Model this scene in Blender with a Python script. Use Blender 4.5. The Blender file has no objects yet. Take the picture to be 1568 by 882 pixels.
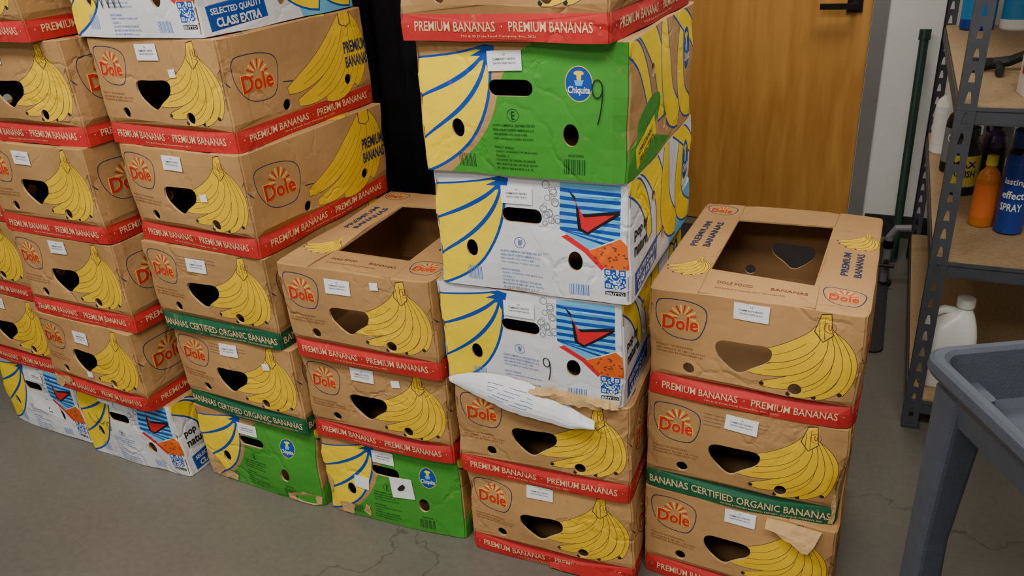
import bpy, bmesh, math, random
import numpy as np
from mathutils import Vector, Matrix, noise
from mathutils.geometry import delaunay_2d_cdt

random.seed(7)
W, L, H = 0.4036, 0.5199, 0.2435
PITCH = 0.245
YAW = math.radians(-26)
D = Vector((math.cos(YAW), math.sin(YAW), 0))
N = Vector((-math.sin(YAW), math.cos(YAW), 0))
COL = bpy.context.scene.collection

# ------------------------------------------------------------------ materials
MATS = {}
def srgb(r, g, b):
    f = lambda c: (c/255/12.92) if c/255 <= 0.04045 else ((c/255+0.055)/1.055)**2.4
    return (f(r), f(g), f(b), 1)

def base_mat(name, rough=0.6, metal=0.0, spec=0.5):
    m = bpy.data.materials.new(name); m.use_nodes = True
    nt = m.node_tree; b = nt.nodes['Principled BSDF']
    b.inputs['Roughness'].default_value = rough
    b.inputs['Metallic'].default_value = metal
    b.inputs['Specular IOR Level'].default_value = spec
    MATS[name] = m
    return m, nt, b

def noisy(name, rgb, rough=0.6, metal=0.0, scale=8, amt=0.12, detail=3, bump=0.0, bscale=60, spec=0.5, wear=None, wear_amt=0.0, obj_var=0.0, stretch=(1,1,1), carton=False):
    m, nt, b = base_mat(name, rough, metal, spec)
    tc = nt.nodes.new('ShaderNodeTexCoord')
    mp = nt.nodes.new('ShaderNodeMapping'); mp.inputs['Scale'].default_value = stretch
    nt.links.new(tc.outputs['Object'], mp.inputs['Vector'])
    vec = mp.outputs['Vector']
    oi = None
    if carton:
        oi = nt.nodes.new('ShaderNodeObjectInfo')
        vm = nt.nodes.new('ShaderNodeVectorMath'); vm.operation = 'SCALE'; vm.inputs[0].default_value = (13, 7, 19)
        nt.links.new(oi.outputs['Random'], vm.inputs['Scale'])
        va = nt.nodes.new('ShaderNodeVectorMath'); va.operation = 'ADD'
        nt.links.new(vec, va.inputs[0]); nt.links.new(vm.outputs[0], va.inputs[1]); vec = va.outputs[0]
    nz = nt.nodes.new('ShaderNodeTexNoise'); nz.inputs['Scale'].default_value = scale; nz.inputs['Detail'].default_value = detail
    nt.links.new(vec, nz.inputs['Vector'])
    cr = nt.nodes.new('ShaderNodeValToRGB')
    c = rgb
    lo = tuple(x*(1-amt) for x in c[:3])+(1,); hi = tuple(min(1, x*(1+amt)) for x in c[:3])+(1,)
    cr.color_ramp.elements[0].position = 0.3; cr.color_ramp.elements[0].color = lo
    cr.color_ramp.elements[1].position = 0.7; cr.color_ramp.elements[1].color = hi
    nt.links.new(nz.outputs['Fac'], cr.inputs['Fac'])
    out = cr.outputs['Color']
    if wear is not None:
        n2 = nt.nodes.new('ShaderNodeTexNoise'); n2.inputs['Scale'].default_value = 28; n2.inputs['Detail'].default_value = 6; n2.inputs['Roughness'].default_value = 0.75
        nt.links.new(vec, n2.inputs['Vector'])
        r2 = nt.nodes.new('ShaderNodeValToRGB')
        r2.color_ramp.elements[0].position = 0.60; r2.color_ramp.elements[0].color = (0,0,0,1)
        r2.color_ramp.elements[1].position = 0.68; r2.color_ramp.elements[1].color = (wear_amt,)*3+(1,)
        nt.links.new(n2.outputs['Fac'], r2.inputs['Fac'])
        mx = nt.nodes.new('ShaderNodeMix'); mx.data_type = 'RGBA'
        nt.links.new(r2.outputs['Color'], mx.inputs['Factor'])
        nt.links.new(out, mx.inputs['A']); mx.inputs['B'].default_value = wear
        out = mx.outputs['Result']
    if obj_var:
        if oi is None: oi = nt.nodes.new('ShaderNodeObjectInfo')
        mr = nt.nodes.new('ShaderNodeMapRange'); mr.inputs['To Min'].default_value = 1-obj_var; mr.inputs['To Max'].default_value = 1+obj_var*0.6
        nt.links.new(oi.outputs['Random'], mr.inputs['Value'])
        hs = nt.nodes.new('ShaderNodeHueSaturation')
        nt.links.new(mr.outputs['Result'], hs.inputs['Value']); nt.links.new(out, hs.inputs['Color'])
        out = hs.outputs['Color']
    nt.links.new(out, b.inputs['Base Color'])
    if bump:
        n3 = nt.nodes.new('ShaderNodeTexNoise'); n3.inputs['Scale'].default_value = bscale; n3.inputs['Detail'].default_value = 3
        nt.links.new(vec, n3.inputs['Vector'])
        hgt = n3.outputs['Fac']
        if carton:
            vo = nt.nodes.new('ShaderNodeTexVoronoi'); vo.feature = 'DISTANCE_TO_EDGE'; vo.inputs['Scale'].default_value = 5.5
            vd = nt.nodes.new('ShaderNodeVectorMath'); vd.operation = 'MULTIPLY_ADD'; vd.inputs[1].default_value = (.12,.12,.12)
            nt.links.new(n3.outputs['Color'], vd.inputs[0]); nt.links.new(vec, vd.inputs[2]); nt.links.new(vd.outputs[0], vo.inputs['Vector'])
            rr = nt.nodes.new('ShaderNodeMapRange'); rr.inputs['From Max'].default_value = .05; rr.inputs['To Min'].default_value = -.45; rr.inputs['To Max'].default_value = 0
            nt.links.new(vo.outputs['Distance'], rr.inputs['Value'])
            mr2 = nt.nodes.new('ShaderNodeMapRange'); mr2.inputs['From Min'].default_value = .48; mr2.inputs['From Max'].default_value = .60
            nt.links.new(nz.outputs['Fac'], mr2.inputs['Value'])
            mm = nt.nodes.new('ShaderNodeMath'); mm.operation = 'MULTIPLY'
            nt.links.new(rr.outputs['Result'], mm.inputs[0]); nt.links.new(mr2.outputs['Result'], mm.inputs[1])
            ad = nt.nodes.new('ShaderNodeMath'); ad.operation = 'ADD'
            nt.links.new(hgt, ad.inputs[0]); nt.links.new(mm.outputs[0], ad.inputs[1]); hgt = ad.outputs[0]
        bp = nt.nodes.new('ShaderNodeBump'); bp.inputs['Strength'].default_value = bump; bp.inputs['Distance'].default_value = 0.006
        nt.links.new(hgt, bp.inputs['Height']); nt.links.new(bp.outputs['Normal'], b.inputs['Normal'])
    return m

CB = srgb(174, 132, 84)
noisy('cardboard', CB, 0.75, scale=4, amt=0.15, detail=5, bump=0.75, bscale=12, spec=0.3, obj_var=0.13, wear=srgb(146, 108, 68), wear_amt=.5, carton=True)
noisy('cardboard_inner', srgb(142, 106, 68), 0.85, scale=5, amt=0.12, spec=0.2)
noisy('cardboard_torn', srgb(192, 156, 108), 0.9, scale=30, amt=0.2, bump=0.6, bscale=90, spec=0.1)
def ink(name, c, wear=CB, wa=0.25, rough=0.65, bump=0.65, wear_=None):
    noisy(name, srgb(*c), rough, scale=4, amt=0.10, bump=bump, bscale=12, wear=wear, wear_amt=wa, spec=0.3, carton=True)
ink('ink_red', (180, 40, 40), wa=.4); ink('ink_darkgreen', (18, 86, 56), wa=.35); ink('ink_cream', (230, 194, 148), wa=0.1)
ink('ink_yellow', (224, 180, 30), wa=0.35); ink('ink_black', (42, 38, 28)); ink('ink_navy', (36, 46, 84), wa=0.15)
ink('ink_brownprint', (120, 60, 42)); ink('ink_gold', (232, 190, 76), wa=0.05); ink('ink_reddole', (190, 34, 30), wa=0.05)
WH = srgb(214, 215, 221)
noisy('print_white', WH, 0.5, scale=4, amt=0.05, bump=0.65, bscale=12, wear=CB, wear_amt=0.2, spec=0.4, carton=True)
ink('print_green', (62, 142, 48), wa=0.25, rough=0.55); ink('print_yellow', (242, 208, 18), wa=0.15, rough=0.55)
ink('print_blue', (18, 70, 156), wa=0.12, rough=0.5); ink('print_lightblue', (104, 178, 220), wa=0.05, rough=0.5)
ink('print_brightred', (210, 32, 44), wa=0.05, rough=0.5); ink('print_orange', (216, 96, 30), wa=0.05, rough=0.5)
ink('print_dkgreentext', (12, 62, 22), wa=0.05); ink('print_black', (24, 24, 26), wa=0.05); ink('print_grey', (120, 125, 135), wa=0.0)
ink('print_paleblue', (70, 108, 176), wa=0.0)
noisy('label_paper', srgb(234, 234, 238), 0.5, amt=0.03); noisy('label_text', srgb(70, 70, 78), 0.6, amt=0.03)
noisy('marker_black', srgb(22, 24, 30), 0.4, amt=0.05)

# ------------------------------------------------------------------ 2D shapes
def rect(x0, y0, x1, y1): return [(x0,y0),(x1,y0),(x1,y1),(x0,y1)]
def ell(cx, cy, rx, ry, n=24, rot=0):
    o = []
    for i in range(n):
        a = 2*math.pi*i/n; x = rx*math.cos(a); y = ry*math.sin(a)
        o.append((cx+x*math.cos(rot)-y*math.sin(rot), cy+x*math.sin(rot)+y*math.cos(rot)))
    return o
def rrect(x0, y0, x1, y1, r, n=5):
    o = []
    for cx, cy, a0 in ((x1-r,y0+r,-90),(x1-r,y1-r,0),(x0+r,y1-r,90),(x0+r,y0+r,180)):
        for i in range(n+1):
            a = math.radians(a0+90*i/n); o.append((cx+r*math.cos(a), cy+r*math.sin(a)))
    return o
def bez(p0, c, p1, n=14):
    return [((1-t)**2*p0[0]+2*t*(1-t)*c[0]+t*t*p1[0], (1-t)**2*p0[1]+2*t*(1-t)*c[1]+t*t*p1[1]) for t in [i/n for i in range(n+1)]]
def offset_path(pts, wf):
    l, r = [], []
    n = len(pts)
    for i, p in enumerate(pts):
        a = pts[max(0,i-1)]; b = pts[min(n-1,i+1)]
        dx, dy = b[0]-a[0], b[1]-a[1]; m = math.hypot(dx,dy) or 1
        w = wf(i/(n-1)) if callable(wf) else wf
        l.append((p[0]-dy/m*w, p[1]+dx/m*w)); r.append((p[0]+dy/m*w, p[1]-dx/m*w))
    return l, r
def ribbon(pts, w):
    l, r = offset_path(pts, (lambda t: w(t)/2) if callable(w) else w/2); return l + r[::-1]
def crescent(p0, c, p1, wmax, extra=0.0, n=14, neck=0.35, tipw=0.28):
    def wf(t):
        s = neck + (1-neck)*math.sin(min(1, t/0.45)*math.pi/2) if t < 0.45 else (tipw+(1-tipw)*math.cos((t-0.45)/0.55*math.pi/2)**0.7)
        return wmax*s*0.5+extra
    pts = bez(p0, c, p1, n)
    if extra:
        a, b = pts[0], pts[1]; m = math.hypot(b[0]-a[0], b[1]-a[1]); pts[0] = (a[0]-(b[0]-a[0])/m*extra, a[1]-(b[1]-a[1])/m*extra)
        a, b = pts[-1], pts[-2]; m = math.hypot(b[0]-a[0], b[1]-a[1]); pts[-1] = (a[0]-(b[0]-a[0])/m*extra, a[1]-(b[1]-a[1])/m*extra)
    l, r = offset_path(pts, wf); return l + r[::-1]

TXT = {}
def text_mesh(s, bold):
    k = (s, bold)
    if k in TXT: return TXT[k]
    cu = bpy.data.curves.new('t', 'FONT'); cu.body = s; cu.resolution_u = 2; cu.offset = bold; cu.dimensions = '2D'
    ob = bpy.data.objects.new('t', cu); COL.objects.link(ob)
    dg = bpy.context.evaluated_depsgraph_get(); dg.update()
    me = ob.evaluated_get(dg).to_mesh()
    V = np.array([v.co[:2] for v in me.vertices]) if len(me.vertices) else np.zeros((0,2))
    F = [tuple(p.vertices) for p in me.polygons]
    ob.evaluated_get(dg).to_mesh_clear()
    bpy.data.objects.remove(ob); bpy.data.curves.remove(cu)
    mn, mx = V.min(0), V.max(0)
    TXT[k] = ((V-mn)/(mx-mn), F); return TXT[k]

class Art:
    def __init__(s, w, h, base, grid=0.03):
        s.w, s.h, s.base, s.layers, s.holes, s.dec = w, h, base, [], [], []; s.done = None; s.grid = grid
    def P(s, u, t): return (u*s.w, (1-t)*s.h)
    def add(s, mat, *loops): s.layers.append((mat, [list(l) for l in loops]))
    def padd(s, mat, pts): s.add(mat, [s.P(*p) for p in pts])
    def rect(s, mat, u0, t0, u1, t1): s.add(mat, rect(*s.P(u0, t1), *s.P(u1, t0)))
    def hole(s, loop): s.holes.append(loop)
    def text(s, st, u0, t0, u1, t1, mat, bold=0.0, rot=0.0, off=0.0008):
        V, F = text_mesh(st, bold)
        x0, y0 = s.P(u0, t1); x1, y1 = s.P(u1, t0)
        cx, cy = (x0+x1)/2, (y0+y1)/2
        w, h = x1-x0, y1-y0
        o = []
        for v in V:
            x, y = (v[0]-.5)*w, (v[1]-.5)*h
            o.append((cx+x*math.cos(rot)-y*math.sin(rot), cy+x*math.sin(rot)+y*math.cos(rot)))
        s.dec.append((o, F, mat, off))
    def vtext(s, st, uc, tc, length, height, mat, bold=0.0, rot=math.pi/2, off=0.0008):
        V, F = text_mesh(st, bold); cx, cy = s.P(uc, tc); o = []
        for v in V:
            x, y = (v[0]-.5)*length, (v[1]-.5)*height
            o.append((cx+x*math.cos(rot)-y*math.sin(rot), cy+x*math.sin(rot)+y*math.cos(rot)))
        s.dec.append((o, F, mat, off))
    def build(s):
        if s.done: return s.done
        S = 100.0
        pts, edges = [], []
        def loop(l):
            b = len(pts); pts.extend([Vector((x*S, y*S)) for x, y in l]); n = len(l)
            edges.extend([(b+i, b+(i+1) % n) for i in range(n)])
        loop(rect(0, 0, s.w, s.h))
        e = 0.004
        for m, ls in s.layers:
            for l in ls: loop(l)
        for h in s.holes: loop(h)
        xs = [e]+list(np.linspace(0, s.w, max(2, int(s.w/s.grid)+1))[1:-1])+[s.w-e]
        ys = [e]+list(np.linspace(0, s.h, max(2, int(s.h/s.grid)+1))[1:-1])+[s.h-e]
        for x in xs:
            for y in ys: pts.append(Vector((x*S, y*S)))
            pts.append(Vector((x*S, 0))); pts.append(Vector((x*S, s.h*S)))
        for y in ys: pts.append(Vector((0, y*S))); pts.append(Vector((s.w*S, y*S)))
        r = delaunay_2d_cdt(pts, edges, [], 0, 1e-4)
        V = np.array([v[:] for v in r[0]])/S
        T = [tuple(f) for f in r[2]]
        A = np.array([V[t[0]] for t in T]); B = np.array([V[t[1]] for t in T]); C = np.array([V[t[2]] for t in T])
        cen = (A+B+C)/3
        area = ((B-A)[:,0]*(C-A)[:,1]-(B-A)[:,1]*(C-A)[:,0])/2
        def pip(loops):
            ins = np.zeros(len(cen), bool)
            for l in loops:
                P0 = np.array(l); P1 = np.roll(P0, -1, 0)
                x, y = cen[:,0][:,None], cen[:,1][:,None]
                c = (P0[:,1][None] > y) != (P1[:,1][None] > y)
                dy = (P1[:,1]-P0[:,1]); dy = np.where(abs(dy) < 1e-12, 1e-12, dy)
                xi = (P1[:,0]-P0[:,0])[None]*(y-P0[:,1][None])/dy[None]+P0[:,0][None]
                ins ^= (np.sum(c & (x < xi), 1) % 2).astype(bool)
            return ins
        mat = np.array([s.base]*len(T), dtype=object)
        keep = (cen[:,0] > 0) & (cen[:,0] < s.w) & (cen[:,1] > 0) & (cen[:,1] < s.h) & (abs(area) > 1e-10)
        for m, ls in s.layers: mat[pip(ls)] = m
        for h in s.holes: keep &= ~pip([h])
        tris = []
        for i, t in enumerate(T):
            if keep[i]: tris.append((t if area[i] > 0 else (t[0], t[2], t[1]), mat[i]))
        s.done = (V, tris); return s.done

class MB:
    def __init__(s): s.v, s.f, s.m, s.names = [], [], [], []
    def mi(s, n):
        if n not in s.names: s.names.append(n)
        return s.names.index(n)
    def add(s, V, F, mat):
        b = len(s.v); s.v.extend([tuple(v) for v in V])
        for f in F: s.f.append(tuple(b+i for i in f)); s.m.append(s.mi(mat))
    def panel(s, art, O, eu, ev, thick=0.005, back='cardboard_inner'):
        O, eu, ev = Vector(O), Vector(eu), Vector(ev); n = eu.cross(ev)
        V, T = art.build(); b = len(s.v)
        s.v.extend([tuple(O+eu*float(x)+ev*float(y)) for x, y in V])
        for t, m in T: s.f.append(tuple(b+i for i in t)); s.m.append(s.mi(m))
        if thick:
            b2 = len(s.v); s.v.extend([tuple(O+eu*float(x)+ev*float(y)-n*thick) for x, y in V]); k = s.mi(back)
            for t, m in T: s.f.append((b2+t[0], b2+t[2], b2+t[1])); s.m.append(k)
            for h in art.holes:
                q = len(s.v); c = len(h)
                for x, y in h: s.v.append(tuple(O+eu*x+ev*y)); s.v.append(tuple(O+eu*x+ev*y-n*thick))
                for i in range(c):
                    j = (i+1) % c; s.f.append((q+2*i, q+2*j, q+2*j+1, q+2*i+1)); s.m.append(s.mi('cardboard_torn'))
        for P, F, m, off in art.dec:
            s.add([O+eu*float(x)+ev*float(y)+n*off for x, y in P], F, m)
    def obj(s, name, loc=(0,0,0), yaw=0, deform=None, smooth=False, parent=None):
        me = bpy.data.meshes.new(name)
        v = s.v if deform is None else [deform(Vector(p)) for p in s.v]
        me.from_pydata(v, [], s.f)
        for n in s.names: me.materials.append(MATS[n])
        me.polygons.foreach_set('material_index', s.m)
        if smooth: me.polygons.foreach_set('use_smooth', [True]*len(s.f))
        me.update()
        ob = bpy.data.objects.new(name, me); COL.objects.link(ob); ob.location = loc; ob.rotation_euler = (0, 0, yaw)
        if parent: ob.parent = parent
        return ob

# ------------------------------------------------------------------ artwork
def bunch(A, u0, t0, u1, t1, fill='ink_yellow', line='ink_black', lw=0.0011, fw=0.036, mirror=False):
    x0, y1 = A.P(u0, t0); x1, y0 = A.P(u1, t1)
    def M(p):
        u = 1-p[0] if mirror else p[0]
        return (x0+u*(x1-x0), y0+p[1]*(y1-y0))
    F = [((.80,.80),(1.04,.50),(.93,.14)), ((.79,.82),(1.06,.28),(.72,.07)), ((.77,.82),(.98,.18),(.50,.07)), ((.75,.82),(.88,.22),(.27,.14)),
         ((.73,.82),(.76,.32),(.10,.28)), ((.70,.84),(.62,.46),(.05,.43))]
    for a, c, b in F:
        a, c, b = M(a), M(c), M(b)
        A.add(line, crescent(a, c, b, fw, lw)); A.add(fill, crescent(a, c, b, fw))
        A.add(line, ribbon(bez(a, c, b)[4:-2], lw*0.8))
        A.add(line, ell(b[0], b[1], fw*0.13, fw*0.13, 8))
    st = [(.67,.80),(.71,.98),(.785,1.0),(.81,.78),(.74,.70)]
    o = [M(p) for p in st]; cx = sum(p[0] for p in o)/5; cy = sum(p[1] for p in o)/5
    A.add(line, [(cx+(p[0]-cx)*1.12, cy+(p[1]-cy)*1.08) for p in o]); A.add(fill, o)
    A.add(line, ribbon([M((.74,.95)), M((.75,.72))], lw)); A.add(line, ribbon([M((.70,.9)), M((.71,.72))], lw))

def smooth_loop(out, k=4):
    sm = []; n = len(out)
    for i in range(n):
        a = ((out[i-1][0]+out[i][0])/2, (out[i-1][1]+out[i][1])/2); b = ((out[i][0]+out[(i+1) % n][0])/2, (out[i][1]+out[(i+1) % n][1])/2)
        sm += bez(a, out[i], b, k)[:-1]
    return sm
def dole_logo(A, u0, t0, u1, t1):
    x0, y1 = A.P(u0, t0); x1, y0 = A.P(u1, t1); w, h = x1-x0, y1-y0
    out = [(x0-w*.02, y0+h*.42),(x0-w*.06, y0+h*1.0),(x0+w*.30, y1+h*.04),(x0+w*.70, y0+h*1.0),(x1+w*.05, y0+h*.84),(x1+w*.03, y0+h*.40),(x0+w*.90, y0+h*.02),(x0+w*.7, y0-h*.05),(x0+w*.24, y0)]
    sm = smooth_loop(out)
    cx, cy = x0+w/2, y0+h/2; g = .0021
    A.add('ink_navy', sm); A.add('cardboard', [(cx+(p[0]-cx)*(1-2*g/w), cy+(p[1]-cy)*(1-2*g/h)) for p in sm])
    sx, sy = x0+w*.53, y0+h*.56
    for k in range(12):
        a = math.radians(-8+18*k); r1, r2 = h*.12, h*.33
        A.add('ink_reddole' if k % 2 else 'ink_gold', [(sx+r1*math.cos(a-.12), sy+r1*math.sin(a-.12)), (sx+r2*math.cos(a-.07), sy+r2*math.sin(a-.07)), (sx+r2*math.cos(a+.07), sy+r2*math.sin(a+.07)), (sx+r1*math.cos(a+.12), sy+r1*math.sin(a+.12))])
    dt = (t1-t0); du = (u1-u0)
    A.text('Dole', u0+du*.115, t0+dt*.385, u0+du*.895, t0+dt*.795, 'ink_gold', 0.038, off=0.0007)
    A.text('Dole', u0+du*.135, t0+dt*.40, u0+du*.875, t0+dt*.78, 'ink_reddole', 0.022, off=0.0012)

def band(A, org):
    if org:
        A.rect('ink_darkgreen', 0, .81, 1, 1); A.text('BANANAS CERTIFIED ORGANIC BANANAS', .02, .865, .97, .945, 'ink_cream', 0.012)
        A.text('ROTATE & MOISTEN BANANAS - KEEP DRY - DOLE FOOD COMPANY, INC', .42, .965, .93, .985, 'ink_cream')
    else:
        A.rect('ink_red', 0, .81, 1, 1); A.text('·  PREMIUM BANANAS  ·  PREMIUM BANANAS  ·', .04, .862, .96, .932, 'ink_cream', 0.010)
        A.text('TM & © Dole Food Company, Inc., 2021', .30, .955, .66, .975, 'ink_cream')

def dholes(A):
    x, y = A.P(.21, .69); A.hole(ell(x, y, .0120, .0125, 18))
    x, y = A.P(.715, .70); A.hole(ell(x, y, .0130, .0130, 18))
def dole_front(org):
    A = Art(W, H, 'cardboard')
    band(A, org)
    bunch(A, .42, .02, .955, .80)
    dole_logo(A, .045, .08, .28, .42)
    pts = [(.335,.37),(.46,.375),(.60,.36),(.595,.50),(.51,.58),(.46,.66),(.40,.60),(.335,.50)]
    A.hole(smooth_loop([A.P(*p) for p in pts[::-1]]))
    dholes(A)
    for i, tt in enumerate((.50, .535, .565)):
        A.text(['PRODUCT OF HONDURAS', 'NET WEIGHT 40 LBS / 18.14 KG', 'DISTRIBUTED BY FRESH FRUIT CO'][i], .04, tt, .04+[.19,.25,.24][i], tt+.016, 'ink_brownprint')
    x, y = A.P(.84, .13); A.add('ink_brownprint', ell(x, y, .011, .011), ell(x, y, .0098, .0098)); A.text('U', .832, .10, .848, .15, 'ink_brownprint', .02)
    if org:
        for i in range(4): A.text('Certified Organic by Control Union - Exporter: Farm Product', .30, .09+.035*i, .39 if i > 1 else .62, .105+.035*i, 'ink_navy')
    return A
def dole_side(org):
    A = Art(L, H, 'cardboard')
    band(A, org)
    F = [((.86,.02),(.98,.40),(.86,.76)), ((.85,.03),(.92,.80),(.62,.79)), ((.84,.04),(.80,.72),(.42,.74)), ((.82,.03),(.66,.52),(.36,.60))]
    for a, c, b in F:
        a, c, b = A.P(*a), A.P(*c), A.P(*b); fw = .055
        A.add('ink_black', crescent(a, c, b, fw, .0012)); A.add('ink_yellow', crescent(a, c, b, fw))
        pts = bez(a, c, b, 16); l, r = offset_path(pts, lambda t: fw*.13)
        A.add('ink_black', ribbon(l[3:-3], .0010)); A.add('ink_black', ribbon(r[4:-4], .0008))
    A.padd('ink_black', [(.80,.0),(.885,.0),(.89,.12),(.85,.16),(.80,.12)]); A.padd('ink_yellow', [(.805,.0),(.88,.0),(.884,.12),(.85,.15),(.807,.115)])
    dole_logo(A, .06, .18, .31, .60)
    A.add('ink_navy', ribbon([A.P(0, .36), A.P(.03, .42)], .0028)); A.add('ink_navy', ribbon([A.P(.335, .50), A.P(.40, .52)], .0028))
    A.text('PREMIUM', .80, .30, .985, .42, 'ink_navy', .02); A.text('BANANAS', .80, .45, .985, .57, 'ink_navy', .02)
    x, y = A.P(.34, .72); A.hole(ell(x, y, .014, .013, 18)); x, y = A.P(.80, .68); A.hole(ell(x, y, .014, .013, 18))
    return A
def dole_top():
    A = Art(W, L, 'cardboard')
    a = [A.P(.24, .20), A.P(.24, .78), A.P(.74, .80), A.P(.76, .18)]
    A.hole(a)
    bunch(A, .01, .66, .22, .86, fw=.018); bunch(A, .79, .22, .99, .40, fw=.018)
    A.vtext('PREMIUM', .085, .40, .15, .016, 'ink_navy', .02); A.vtext('BANANAS', .155, .40, .15, .016, 'ink_navy', .02)
    A.vtext('PREMIUM', .86, .56, .13, .014, 'ink_navy', .02); A.vtext('BANANAS', .92, .56, .13, .014, 'ink_navy', .02)
    A.text('DOLE FOOD', .30, .88, .47, .90, 'ink_brownprint', .01); A.text('BANANAS', .55, .88, .72, .90, 'ink_brownprint', .01)
    A.text('EXPORTED BY STANDARD FRUIT DE HONDURAS', .30, .93, .62, .94, 'ink_brownprint')
    dole_logo(A, .79, .80, .97, .93); dole_logo(A, .03, .03, .20, .14)
    for u in (.235, .765): A.add('cardboard_inner', ribbon([A.P(u, .0), A.P(u, .19)], .0016)); A.add('cardboard_inner', ribbon([A.P(u, .80), A.P(u, 1)], .0016))
    return A

def barcode(A, u0, t0, u1, t1, mat):
    n = 12
    for i in range(n):
        a = u0+(u1-u0)*i/n; A.rect(mat, a, t0, a+(u1-u0)/n*(.35+.3*((i*7) % 3)/2), t1)
def chiq_common_front(A):
    o = bez((.385,.06),(.40,.42),(.27,.72), 8)+bez((.27,.72),(.17,.93),(-.02,1.02), 8)[1:]
    top = bez((-.02,.13),(.2,.10),(.35,.03), 8)
    A.padd('print_yellow', top+o)
    A.add('print_blue', ribbon([A.P(*p) for p in o], .0058))
    A.add('print_blue', ribbon([A.P(*p) for p in top], .0040))
    for c, e in (((.30,.25),(-.02,.43)), ((.36,.42),(-.02,.76))):
        pts = bez((.37,.05), c, e, 14)
        A.add('print_blue', ribbon([A.P(*p) for p in pts], lambda t: .004+.0045*math.sin(t*math.pi)))
    A.padd('print_blue', [(.36,.015),(.30,.05),(.345,.055),(.29,.10),(.345,.10),(.31,.15),(.36,.125),(.375,.19),(.40,.10),(.41,.03)])
def chiq_holes(A):
    x0, y0 = A.P(.37, .385); x1, y1 = A.P(.575, .265); A.hole(rrect(x0, y0, x1, y1, (y1-y0)*.49))
    x, y = A.P(.205, .64); A.hole(ell(x, y, .0125, .0185, 20)); x, y = A.P(.735, .66); A.hole(ell(x, y, .0145, .0205, 20))
def textblock(A, mat, u0=.375, u1=.55, t0=.585):
    for i, (w, s) in enumerate([(1,'NORTH AMERICA. DISTRIBUTED BY:'),(.98,'FRESH FRUIT NORTH AMERICA L.L.C.'),(.8,'1800 GARDEN AVE, SUITE C-400'),(.93,'FORT LAUDERDALE, FLORIDA 33315-2270'),(0,''),(.45,'PRODUCT: BANANAS'),(1,'VARIETY: CAVENDISH TYPE (MUSA AAA)'),(.3,'CLASS: 1'),(.95,'COUNTRY OF ORIGIN: ECUADOR'),(1,'MIN. LENGTH 20 CMS / NET 40 LB / 18.14 KG'),(.9,'© 2019 BRANDS L.L.C.')]):
        if w: A.text(s, u0, t0+.034*i, u0+(u1-u0)*w*1.15, t0+.018+.034*i, mat, 0.01)
def oval_logo(A, uc, tc, rx=.023, ry=.029):
    x, y = A.P(uc, tc)
    A.add('print_yellow', ell(x, y, rx*1.05, ry*1.05)); A.add('print_blue', ell(x, y, rx, ry))
    A.add('print_yellow', ell(x, y+ry*.62, rx*.38, ry*.14, 12)); A.add('print_yellow', ell(x, y+ry*.38, rx*.18, ry*.22, 12))
    A.add('print_lightblue', [(x-rx*.35, y+ry*.2),(x+rx*.35, y+ry*.22),(x+rx*.2, y-ry*.1),(x-rx*.25, y-ry*.1)])
    u0, t0 = uc-rx*.85/A.w, tc+ry*.12/A.h
    A.text('Chiquita', u0, t0, uc+rx*.85/A.w, t0+ry*.55/A.h, 'print_white', .03)
def chiq_front_green():
    A = Art(W, H, 'cardboard')
    A.padd('print_green', bez((.58,0),(.44,.14),(.405,.40),6)+bez((.405,.40),(.36,.70),(.14,1.0),8)[1:]+[(1,1),(1,0)])
    chiq_common_front(A)
    oval_logo(A, .775, .29); chiq_holes(A)
    textblock(A, 'print_dkgreentext'); barcode(A, .19, .84, .275, .95, 'print_dkgreentext'); barcode(A, .70, .84, .80, .955, 'print_dkgreentext')
    x, y = A.P(.475, .52); A.add('print_dkgreentext', ell(x, y, .0115, .0115), ell(x, y, .0102, .0102)); A.text('E', .468, .49, .484, .55, 'print_dkgreentext', .01)
    A.text('ORGANIC BANANAS', .72, .80, .79, .82, 'print_dkgreentext')
    return A
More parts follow.
